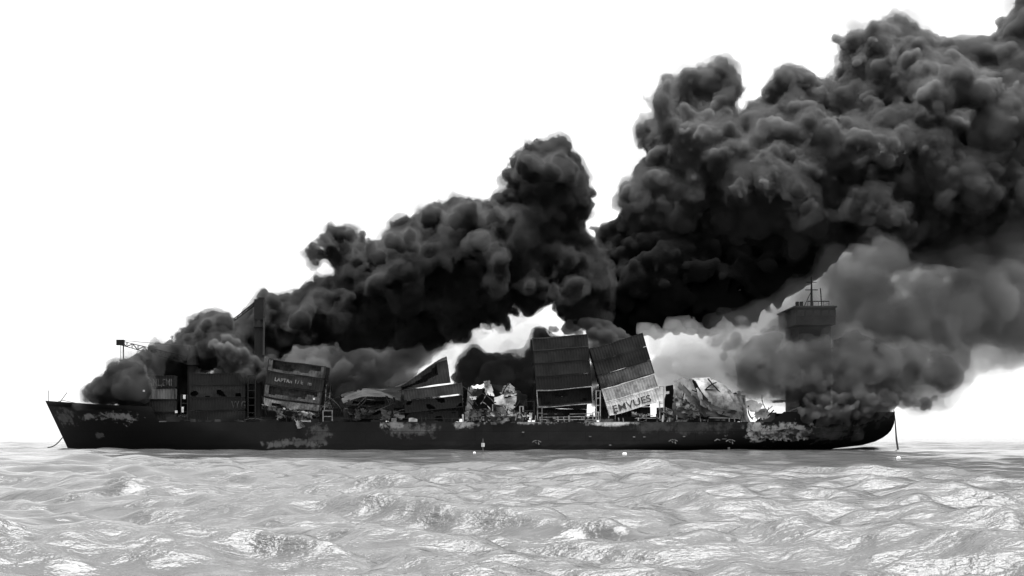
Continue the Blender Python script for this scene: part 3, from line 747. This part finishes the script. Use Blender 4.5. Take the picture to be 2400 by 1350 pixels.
# bent beams and bars sticking out of the wreckage
def bent_beam(px, py, ln, ang, bend, w, Y, mat, label, group):
    b = at(px, py, Y); e = b.copy(); pts = [Vector((0, 0, 0))]; a = math.radians(ang); q = Vector((0, 0, 0))
    for i in range(5):
        q = q + Vector((math.cos(a), R.uniform(-0.1, 0.1), math.sin(a))) * ln / 5; a += math.radians(bend) / 5 + R.uniform(-0.08, 0.08); pts.append(q)
    o = MB().tube(pts, w, 4).build('bent_bar', M[mat]); o.location = b
    tag(o, label, 'steel bar', group, 'thing')
for (x0, x1, py0, py1, n, where, mats) in [(800, 935, 925, 985, 9, 'the midship heap', ('soot', 'char', 'dkgrey')), (1088, 1240, 905, 985, 11, 'the pale scrap heap', ('soot', 'char', 'pale', 'mottle')), (1565, 1745, 895, 985, 12, 'the draped heap', ('soot', 'char', 'mottle', 'ash')),
                                           (1750, 1850, 955, 990, 6, 'the white burst of sheeting', ('soot', 'char', 'pale')), (620, 760, 955, 990, 7, 'the leaning stack foot', ('soot', 'char', 'mottle')), (250, 335, 960, 990, 6, 'the forecastle step', ('pale', 'char', 'mottle'))]:
    for i in range(n):
        bent_beam(R.uniform(x0, x1), R.uniform(py0 + 15, py1), R.uniform(2.0, 5.0), R.choice((R.uniform(15, 75), R.uniform(105, 165))), R.uniform(-60, 60), R.uniform(0.07, 0.16), R.uniform(0.3, 1.6) if x0 > 400 else 5.0, R.choice(mats), 'bent burnt steel bar sticking out of ' + where, 'bent bars at ' + where)

# ------------------------------------------------------------------ floats on the water
def buoy(px, py, s, label, staff=0.0):
    d = CH * F / (py - HY); Y = d - D; c = at(px, py, Y); e = empty('marker_buoy', (c.x, Y, 0))
    MB().tube([(0, 0, -0.3 * s), (0, 0, 0.0), (0, 0, 0.55 * s), (0, 0, 0.8 * s)], [0.35 * s, 0.5 * s, 0.5 * s, 0.3 * s], 12).build('float', M['white'], e, True)
    MB().tube([(0, 0, 0.75 * s), (0, 0, 0.8 * s + max(staff, 0.15))], [0.08, 0.05], 6).build('staff', M['ltgrey'], e)
    if staff > 1: MB().box(-0.25, 0.25, -0.05, 0.05, 0.8 * s + staff * 0.45, 0.8 * s + staff * 0.7).build('topmark', M['white'], e)
    tag(e, label, 'buoy', 'white floats on the water'); return e
buoy(1464, 1069, 0.7, 'round white float bobbing off the tall upright stack')
buoy(1132, 1068, 0.4, 'thin white spar buoy with a tall staff floating off the pale scrap heap', 2.4)
buoy(1112, 1064, 0.45, 'small white float beside the spar buoy')
buoy(2106, 1078, 0.55, 'flat white float under the stern mooring line')

# ------------------------------------------------------------------ smoke
def perlin(p, scale, seed):
    """gradient noise at points p (n,3), one lattice cell per `scale` metres"""
    q = p / scale
    lo = np.floor(q.min(0)).astype(int); q = q - lo
    n = np.floor(q.max(0)).astype(int) + 2
    rs = np.random.RandomState(seed)
    g = rs.normal(size=(n[0], n[1], n[2], 3)).astype(np.float32); g /= np.linalg.norm(g, axis=-1, keepdims=True)
    g = g.reshape(-1, 3)
    c = np.floor(q).astype(np.int32); f = (q - c).astype(np.float32)
    u = f * f * f * (f * (f * 6 - 15) + 10)
    r = np.zeros(len(q), np.float32)
    for dx in (0, 1):
        for dy in (0, 1):
            for dz in (0, 1):
                k = ((c[:, 0] + dx) * n[1] + c[:, 1] + dy) * n[2] + c[:, 2] + dz
                gg = g[k]
                dot = gg[:, 0] * (f[:, 0] - dx) + gg[:, 1] * (f[:, 1] - dy) + gg[:, 2] * (f[:, 2] - dz)
                w = (u[:, 0] if dx else 1 - u[:, 0]) * (u[:, 1] if dy else 1 - u[:, 1]) * (u[:, 2] if dz else 1 - u[:, 2])
                r += dot * w
    return r

def surface_nets(vol, org, h):
    nx, ny, nz = vol.shape
    ins = (vol < 0)
    cnt = np.zeros((nx - 1, ny - 1, nz - 1), np.uint8)
    for a in (0, 1):
        for b in (0, 1):
            for c in (0, 1):
                cnt += ins[a:nx - 1 + a, b:ny - 1 + b, c:nz - 1 + c]
    act = (cnt > 0) & (cnt < 8)
    I = np.argwhere(act)
    ids = np.full(act.shape, -1, np.int32); ids[act] = np.arange(len(I))
    cor = [(a, b, c) for a in (0, 1) for b in (0, 1) for c in (0, 1)]
    val = {k: vol[I[:, 0] + k[0], I[:, 1] + k[1], I[:, 2] + k[2]] for k in cor}
    P = np.zeros((len(I), 3), np.float32); W = np.zeros(len(I), np.float32)
    for k in cor:
        for ax in range(3):
            if k[ax]: continue
            k2 = list(k); k2[ax] = 1; k2 = tuple(k2)
            v0, v1 = val[k], val[k2]
            m = (v0 < 0) != (v1 < 0)
            t = np.where(m, v0 / np.where(m, v0 - v1, 1), 0)
            pt = np.array(k, np.float32)[None].repeat(len(I), 0); pt[:, ax] = t
            P += pt * m[:, None]; W += m
    P = (I + P / W[:, None]) * h + np.array(org)
    quads = []
    for ax in range(3):
        sl0 = [slice(1, -1)] * 3; sl1 = [slice(1, -1)] * 3
        sl0[ax] = slice(0, vol.shape[ax] - 1); sl1[ax] = slice(1, vol.shape[ax])
        a = ins[tuple(sl0)]; b = ins[tuple(sl1)]
        E = np.argwhere(a != b); s = a[a != b]
        off = np.ones(3, int); off[ax] = 0
        E = E + off
        o1, o2 = [(1, 2), (2, 0), (0, 1)][ax]
        def idx(d1, d2):
            e = E.copy(); e[:, o1] -= d1; e[:, o2] -= d2
            return ids[e[:, 0], e[:, 1], e[:, 2]]
        q = np.stack([idx(1, 1), idx(0, 1), idx(0, 0), idx(1, 0)], -1)
        q = np.where(s[:, None], q, q[:, ::-1])
        quads.append(q)
    return P, np.concatenate(quads)

def poly_dist(poly, pts):
    """distance to the outline, positive inside"""
    poly = np.array(poly, float); a = poly; b = np.roll(poly, -1, 0)
    d = np.full(len(pts), 1e9); inside = np.zeros(len(pts), bool)
    for p, q in zip(a, b):
        e = q - p; w = pts - p
        t = np.clip((w @ e) / max(e @ e, 1e-9), 0, 1)
        d = np.minimum(d, np.linalg.norm(w - t[:, None] * e, axis=1))
        c = ((p[1] > pts[:, 1]) != (q[1] > pts[:, 1]))
        xi = p[0] + (pts[:, 1] - p[1]) * (q[0] - p[0]) / (q[1] - p[1] if abs(q[1] - p[1]) > 1e-9 else 1e-9)
        inside ^= c & (pts[:, 0] < xi)
    return np.where(inside, d, -d)

def ridge(pts, r, Y, seed, step=0.55, jit=0.35):
    """billows strung along a line of photo pixels, for lobes that stand out of a plume"""
    rs = random.Random(seed); out = []
    for (a, b) in zip(pts, pts[1:]):
        n = max(1, int(math.hypot(b[0] - a[0], b[1] - a[1]) / (r * step)))
        for i in range(n + 1):
            t = i / n; rr = r * rs.uniform(0.55, 1.05)
            out.append((a[0] + (b[0] - a[0]) * t + rs.uniform(-1, 1) * jit * r, a[1] + (b[1] - a[1]) * t + rs.uniform(-1, 1) * jit * r, rr, Y + rs.uniform(-2, 3)))
    return out

def plume(name, poly, y0, mat, label, rmax=70, depth=17.0, h=0.55, n=500, seed=1, kids=14, kid=(0.28, 0.5), billow=((8, 2.2), (3.6, 1.0), (1.8, 0.5)), extra=(), shrink=0.86, cat='smoke', halo=None):
    """smoke filling an outline: billows packed inside it, each with smaller billows on its surface, then billow noise"""
    rs = np.random.RandomState(seed)
    poly = np.array(poly, float)
    lo, hi = poly.min(0), poly.max(0)
    y0f = y0 if callable(y0) else (lambda px: y0)
    sph = []
    # packing: many samples, keep those whose circle reaches near the outline or fills the core
    pts = rs.uniform(lo, hi, (n * 40, 2)); dist = poly_dist(poly, pts)
    ok = dist > 6
    pts, dist = pts[ok], dist[ok]
    taken = []
    for p, dd in zip(pts, dist):
        r = min(dd, rmax * rs.uniform(0.45, 1.0))
        dup = False
        for (q, r2) in taken:
            if np.hypot(*(p - q)) < 0.42 * (r + r2) * (0.5 + 0.5 * min(r, r2) / max(r, r2)): dup = True; break
        if dup: continue
        taken.append((p, r))
        if len(taken) >= n: break
    for p, r in taken:
        dd = poly_dist(poly, p[None])[0]
        Y0 = y0f(p[0]); k = (Y0 + D) / F
        T = min(dd * k, depth)
        rm = r * k
        yy = Y0 + rs.uniform(-1, 1) * max(T - rm * 0.6, 0)
        c = at(p[0], p[1], Y0)
        sph.append((c.x, yy, c.z, rm * shrink))
        if dd > r * 1.2:
            sph.append((c.x, Y0 - max(T - rm, 0) * rs.uniform(0.7, 1.1), c.z, rm * shrink))
            sph.append((c.x, Y0, c.z, rm))
    gx_, gy_ = np.meshgrid(np.arange(lo[0], hi[0], 26), np.arange(lo[1], hi[1], 26))
    gp = np.stack([gx_.ravel(), gy_.ravel()], -1); gd = poly_dist(poly, gp)
    core = []
    for p, dd in zip(gp[gd > 22], gd[gd > 22]):          # solid core so that no sky shows through the middle
        Y0 = y0f(p[0]); k = (Y0 + D) / F; c = at(p[0], p[1], Y0)
        core.append((c.x, Y0, c.z, min(dd * 0.8, 40) * k))
    for (px, py, r, Y) in extra:
        c = at(px, py, Y); k = (Y + D) / F
        sph.append((c.x, Y, c.z, r * k * shrink))
    par = list(sph)
    for (x, y, z, r) in par:
        nk = kids if r > 1.5 else kids // 2
        dv = rs.normal(size=(nk, 3)); dv /= np.linalg.norm(dv, axis=1, keepdims=True)
        for v in dv:
            rk = r * rs.uniform(*kid)
            if rk < 0.5: continue
            cpos = np.array((x, y, z)) + v * (r * 1.06 - rk * 0.45)
            sph.append((*cpos, rk))
    S = np.array(sph + core, np.float32)
    pad = 3.0
    mn = (S[:, :3] - S[:, 3:]).min(0) - pad; mx = (S[:, :3] + S[:, 3:]).max(0) + pad
    dim = np.ceil((mx - mn) / h).astype(int) + 1
    vol = np.full(dim, 4.0, np.float32)
    for x, y, z, r in S:
        c = (np.array((x, y, z)) - mn) / h; rr = (r + 2.5) / h
        a = np.maximum(np.floor(c - rr).astype(int), 0); b = np.minimum(np.ceil(c + rr).astype(int) + 1, dim)
        gx = (np.arange(a[0], b[0]) - c[0]) ** 2; gy = (np.arange(a[1], b[1]) - c[1]) ** 2; gz = (np.arange(a[2], b[2]) - c[2]) ** 2
        dd = np.sqrt(gx[:, None, None] + gy[None, :, None] + gz[None, None, :]) * h - r
        sub = vol[a[0]:b[0], a[1]:b[1], a[2]:b[2]]
        np.minimum(sub, dd, out=sub)
    band = np.argwhere(np.abs(vol) < 3.2)
    P = band * h + mn
    disp = np.zeros(len(P), np.float32)
    w = (perlin(P, 22.0, seed + 77) * 1.4 + 0.75).clip(0.25, 1.3)
    for i, (s, amp) in enumerate(billow):
        nz_ = np.abs(perlin(P, s, seed * 31 + i))
        disp += amp * (nz_ * 2.2 - 0.55) * w
    vol[band[:, 0], band[:, 1], band[:, 2]] -= disp.clip(-2.4, 1.7)
    for ax in range(3):
        s = [slice(None)] * 3
        for e in (0, 1, -1, -2):
            s[ax] = e; vol[tuple(s)] = 1.0
    V, Q = surface_nets(vol, mn, h)
    me = np_mesh(name, V, Q)
    o = link(name, me, mat)
    tag(o, label, cat, kind='stuff')
    for hi_, (hoff, hmat) in enumerate(halo or ()):
        # thin ragged veil round the dense billows
        hv = vol[::2, ::2, ::2].copy()
        bi = np.argwhere((hv < 4.0) & (hv > -3)); Pb = bi * (2 * h) + mn
        hv[bi[:, 0], bi[:, 1], bi[:, 2]] -= (hoff * (0.5 + 2.4 * perlin(Pb, 6.0, seed + 5 + hi_) + 2.0 * perlin(Pb, 2.6, seed + 6 + hi_))).clip(-1.0, 2.9)
        for ax in range(3):
            q_ = [slice(None)] * 3
            for e in (0, -1): q_[ax] = e; hv[tuple(q_)] = 1.0
        V2, Q2 = surface_nets(hv, mn, 2 * h)
        o2 = link('smoke_veil', np_mesh('smoke_veil', V2, Q2), hmat, o)
        o2['kind'] = 'stuff'
    print(name, 'spheres', len(S), 'grid', dim, 'quads', len(Q))
    return o

SM_VEIL = volume_mat('smoke_veil', 0.30, 0.07)
SM_VEIL2 = volume_mat('thin_smoke_veil', 0.06, 0.12)
SM_GVEIL = volume_mat('grey_smoke_veil', 0.05, 0.45)
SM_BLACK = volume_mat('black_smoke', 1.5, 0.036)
SM_DARK = volume_mat('dark_grey_smoke', 1.1, 0.16)
SM_MID = volume_mat('thick_grey_smoke', 0.15, 0.33)
SM_GREY = volume_mat('grey_smoke', 0.4, 0.2)
SM_PALE = volume_mat('white_smoke', 0.10, 0.75)
SM_PUFF = volume_mat('tight_grey_smoke', 0.9, 0.2)
SM_WISP = volume_mat('thin_smoke', 0.10, 0.25)
P1 = [(178,940),(180,925),(205,893),(248,862),(256,838),(275,826),(300,818),(345,798),(395,792),(402,762),(440,742),(485,712),(520,722),(560,738),(590,700),(612,672),(648,690),(700,668),(745,645),(775,632),(720,622),(690,608),(722,568),(762,530),(800,505),(838,528),(856,548),(892,540),(905,515),(950,500),(972,488),(1012,470),(1070,460),(1112,464),(1150,468),(1178,440),(1172,395),(1200,345),(1250,318),(1305,310),(1345,325),(1362,362),(1386,402),(1402,452),(1396,492),(1368,522),(1384,548),(1440,590),(1440,720),(1400,775),(1330,770),(1285,722),(1235,738),(1200,768),(1100,800),(1000,825),(900,825),(800,822),(700,825),(640,850),(600,850),(560,880),(500,890),(440,890),(420,960),(345,970),(300,955),(230,945)]
P2 = [(1440,480),(1450,440),(1482,398),(1505,372),(1492,330),(1474,298),(1500,262),(1520,220),(1548,176),(1600,160),(1640,148),(1690,126),(1730,148),(1757,190),(1748,215),(1728,258),(1782,212),(1810,160),(1850,140),(1892,150),(1930,182),(1955,172),(1938,110),(1950,85),(1990,60),(2042,48),(2080,30),(2122,24),(2150,58),(2192,70),(2210,84),(2285,76),(2322,68),(2330,40),(2362,25),(2372,-20),(2450,-120),(2700,-150),(2700,650),(2400,650),(2250,640),(2100,640),(1950,620),(1850,610),(1700,600),(1560,590),(1470,560)]
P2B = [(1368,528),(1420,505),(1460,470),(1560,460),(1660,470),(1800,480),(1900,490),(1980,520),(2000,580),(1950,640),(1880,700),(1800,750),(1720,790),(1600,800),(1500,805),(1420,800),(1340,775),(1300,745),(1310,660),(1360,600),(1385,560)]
plume('smoke_plume', P1, lambda px: 8.0 if px < 300 else (18.0 if px > 370 else 8 + (px - 300) / 7), SM_BLACK, 'black billowing smoke rising from the bow and midship containers', rmax=62, n=420, seed=3, depth=12, h=0.45, billow=((8, 2.2), (3.6, 1.2), (1.8, 0.7), (1.1, 0.35)), extra=ridge([(830,590),(900,590),(960,560),(1020,590)], 32, 4, 21) + ridge([(930,640),(1000,620)], 28, 4, 22) + ridge([(1110,560),(1160,590),(1170,660)], 36, 3, 23) + ridge([(1000,520),(1080,500),(1150,520)], 36, 6, 24) + ridge([(760,560),(820,545)], 30, 8, 25) + ridge([(1250,400),(1320,390)], 45, 8, 26) + ridge([(700,740),(760,700),(820,690)], 30, 8, 27) + ridge([(450,790),(520,755)], 28, 8, 28) + ridge([(1240,660),(1300,680)], 34, 4, 29) + ridge([(1320,640),(1350,660)], 26, 4, 30), halo=((0.7, SM_VEIL), (1.7, SM_VEIL2)))
plume('smoke_plume', P2, 26.0, SM_DARK, 'huge dark smoke column towering over the stern half', rmax=90, n=420, seed=8, depth=19, h=0.55, halo=((0.84, SM_VEIL), (2.0, SM_VEIL2)),
      kids=18, billow=((13, 2.6), (6, 1.8), (2.8, 1.0), (1.5, 0.5)), extra=ridge([(1640,318),(1760,305),(1880,305),(1930,345)], 46, -2, 1) + ridge([(1600,330),(1640,318)], 40, 4, 2) + ridge([(1725,445),(1790,425),(1860,440),(1900,480)], 40, -3, 3)
      + ridge([(1960,320),(2060,335),(2150,340),(2190,390)], 50, -2, 4) + ridge([(2000,480),(2080,475),(2140,520)], 42, -3, 5) + ridge([(1545,230),(1570,300),(1610,350)], 48, 4, 6)
      + ridge([(2200,220),(2300,230),(2420,330)], 70, 0, 7) + ridge([(1990,120),(2060,110),(2140,150)], 60, 6, 8) + ridge([(1480,460),(1540,420),(1590,470)], 40, 4, 9) + ridge([(2230,440),(2330,420),(2430,470)], 60, -2, 10))
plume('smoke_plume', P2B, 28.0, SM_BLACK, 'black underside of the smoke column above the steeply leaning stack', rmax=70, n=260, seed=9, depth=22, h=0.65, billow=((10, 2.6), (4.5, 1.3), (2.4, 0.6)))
P3 = [(1600,830),(1660,770),(1700,735),(1800,680),(1870,640),(1930,575),(1990,552),(2060,545),(2115,560),(2140,610),(2250,545),(2400,500),(2720,440),(2720,760),(2420,860),(2320,905),(2250,948),(2165,978),(2125,962),(2080,950),(2000,940),(1900,940),(1800,940),(1730,930),(1640,900)]
plume('smoke_plume', P3, 20.0, SM_MID, 'grey smoke streaming off the stern around the bridge', rmax=75, n=260, seed=12, depth=18, h=0.8, billow=((14, 3.2), (6, 1.6)), kids=8, halo=((0.84, SM_GVEIL), (2.0, SM_GVEIL)))
plume('smoke_plume', [(1690,800),(1740,760),(1820,765),(1860,790),(1930,790),(1990,760),(2080,780),(2180,800),(2260,830),(2280,880),(2230,940),(2130,960),(2050,940),(1900,950),(1800,945),(1720,930),(1690,860)], 1.0, volume_mat('drifting_grey_smoke', 0.34, 0.11), 'grey smoke drifting across the foot of the bridge tower', rmax=50, n=110, seed=13, depth=6, h=0.6, billow=((9, 3.0), (4, 1.6)), kids=8, halo=((0.84, SM_GVEIL), (2.0, SM_GVEIL)))
plume('smoke_plume', [(1950,650),(1960,600),(2000,570),(2060,550),(2110,560),(2140,610),(2130,660),(2060,700),(1990,690)], 8.0, SM_MID, 'rounded grey smoke head swelling behind the radar mast', rmax=40, n=50, seed=15, depth=9, h=0.6, billow=((7, 2.0), (3, 0.9)), kids=12, halo=((0.7, SM_GVEIL), (1.7, SM_GVEIL)))
plume('smoke_plume', [(1490,770),(1560,755),(1640,755),(1740,745),(1800,760),(1810,830),(1780,920),(1690,960),(1600,960),(1540,960),(1500,860)], 12.0, SM_PALE, 'bright white smoke pouring up beside the steeply leaning stack', rmax=60, n=120, seed=14, depth=11, h=0.8, billow=((12, 2.2), (5, 1.6), (2.6, 0.7)), kids=8, halo=((1.6, SM_PALE),))
plume('smoke_plume', [(590,850),(620,790),(690,760),(800,750),(900,755),(1010,755),(1085,765),(1050,835),(990,870),(985,985),(800,1000),(700,1000),(600,990)], 32.0, SM_GREY, 'soft grey smoke hanging low behind the leaning stack', rmax=60, n=140, seed=16, depth=12, h=0.8, billow=((14, 1.4), (6, 1.2), (3, 0.6)), kids=6, halo=((0.8, SM_VEIL2), (1.8, SM_VEIL2)))
plume('smoke_plume', [(1040,850),(1070,828),(1110,815),(1180,812),(1225,822),(1250,775),(1290,760),(1320,790),(1320,860),(1330,950),(1260,985),(1130,985),(1070,960)], 20.0, SM_DARK, 'dark smoke clump rolling out behind the pale scrap heap', rmax=40, n=80, seed=18, depth=8, h=0.6, billow=((6, 1.8), (2.8, 0.9)), kids=10, halo=((0.7, SM_VEIL), (1.7, SM_VEIL2)))
plume('smoke_plume', [(1240,790),(1245,765),(1275,752),(1310,762),(1345,740),(1400,735),(1450,760),(1500,785),(1440,840),(1430,960),(1370,960),(1370,800),(1300,790)], 14.0, SM_DARK, 'dark smoke puffing off the top of the tall upright stack', rmax=28, n=70, seed=19, depth=5, h=0.5, billow=((5, 1.2), (2.4, 0.6)), kids=10)
plume('smoke_plume', [(330,880),(420,860),(480,870),(560,860),(600,840),(660,840),(700,880),(690,990),(600,992),(480,992),(340,992)], 20.0, SM_BLACK, 'black smoke packed between the bow stack and the leaning stack', rmax=45, n=90, seed=20, depth=9, h=0.7, billow=((6, 1.6), (3, 0.8)), kids=8)
plume('smoke_plume', [(770,930),(800,915),(900,905),(960,920),(1080,935),(1090,990),(770,992)], 20.0, SM_BLACK, 'low black smoke behind the midship heap', rmax=32, n=70, seed=25, depth=6, h=0.6, billow=((6, 1.8), (3, 0.9)), kids=8, halo=((0.7, SM_VEIL), (1.7, SM_VEIL2)))
plume('smoke_plume', [(1870,935),(1915,908),(1985,915),(2000,895),(2050,888),(2105,893),(2145,920),(2195,925),(2205,950),(2160,968),(2110,962),(2092,985),(2030,1000),(1960,1005),(1900,1000),(1850,975)], -2.5, SM_PUFF, 'small tight puffs of smoke spilling over the stern rail', rmax=20, n=220, seed=21, depth=5, h=0.33, billow=((3.5, 1.2), (1.6, 0.6)), kids=16, kid=(0.35, 0.6))
plume('smoke_plume', [(1780,985),(1900,990),(2090,960),(2095,990),(2040,1020),(1960,1040),(1890,1040),(1800,1020)], -1.5, SM_WISP, 'thin grey smoke sliding down the hull at the stern', rmax=22, n=70, seed=22, depth=3, h=0.5, billow=((5, 2.2), (2.2, 1.0)), kids=8)
plume('smoke_plume', [(425,900),(480,872),(505,845),(482,810),(500,782),(540,772),(580,798),(588,835),(640,832),(642,872),(600,905),(575,905),(520,882)], 4.0, SM_DARK, 'grey puff curling round the tall crane foot above the dark bay', rmax=34, n=70, seed=24, depth=5, h=0.4, billow=((5, 1.3), (2.2, 0.7)), kids=14, halo=((0.5599999999999999, SM_VEIL), (1.4, SM_VEIL2)))
plume('smoke_plume', [(178,945),(185,915),(230,880),(258,840),(300,830),(345,850),(362,895),(352,935),(330,960),(280,958),(220,950)], 2.2, SM_BLACK, 'black smoke boiling over the forecastle rail', rmax=20, n=150, seed=26, depth=5, h=0.45, billow=((5, 1.6), (2.2, 0.8)), kids=12, halo=((0.63, SM_VEIL), (1.5, SM_VEIL2)))
plume('smoke_plume', [(2110,965),(2170,960),(2260,930),(2400,860),(2600,800),(2600,1000),(2400,1020),(2250,1030),(2130,1035)], 40.0, volume_mat('pale_haze_smoke', 0.02, 0.4), 'faint pale smoke haze trailing low behind the stern', rmax=60, n=40, seed=28, depth=14, h=1.2, billow=((14, 3.0),), kids=4)
plume('smoke_plume', [(985,850),(1040,800),(1120,760),(1200,735),(1260,710),(1320,740),(1330,790),(1250,850),(1150,870),(1050,880)], 30.0, volume_mat('thin_bright_smoke', 0.05, 0.45), 'thin translucent smoke lit by the sky gap behind the scrap heap', rmax=40, n=70, seed=31, depth=7, h=0.7, billow=((6, 2.4), (2.8, 1.2)), kids=10, halo=((1.6, SM_GVEIL),))
plume('smoke_plume', [(1815,800),(1825,720),(1870,690),(1930,680),(1985,700),(1990,780),(1960,830),(1860,830)], -5.0, volume_mat('bridge_veil_smoke', 0.05, 0.05), 'thin grey veil of smoke drifting across the bridge windows', rmax=34, n=50, seed=33, depth=5, h=0.6, billow=((7, 2.0), (3, 1.0)), kids=8)
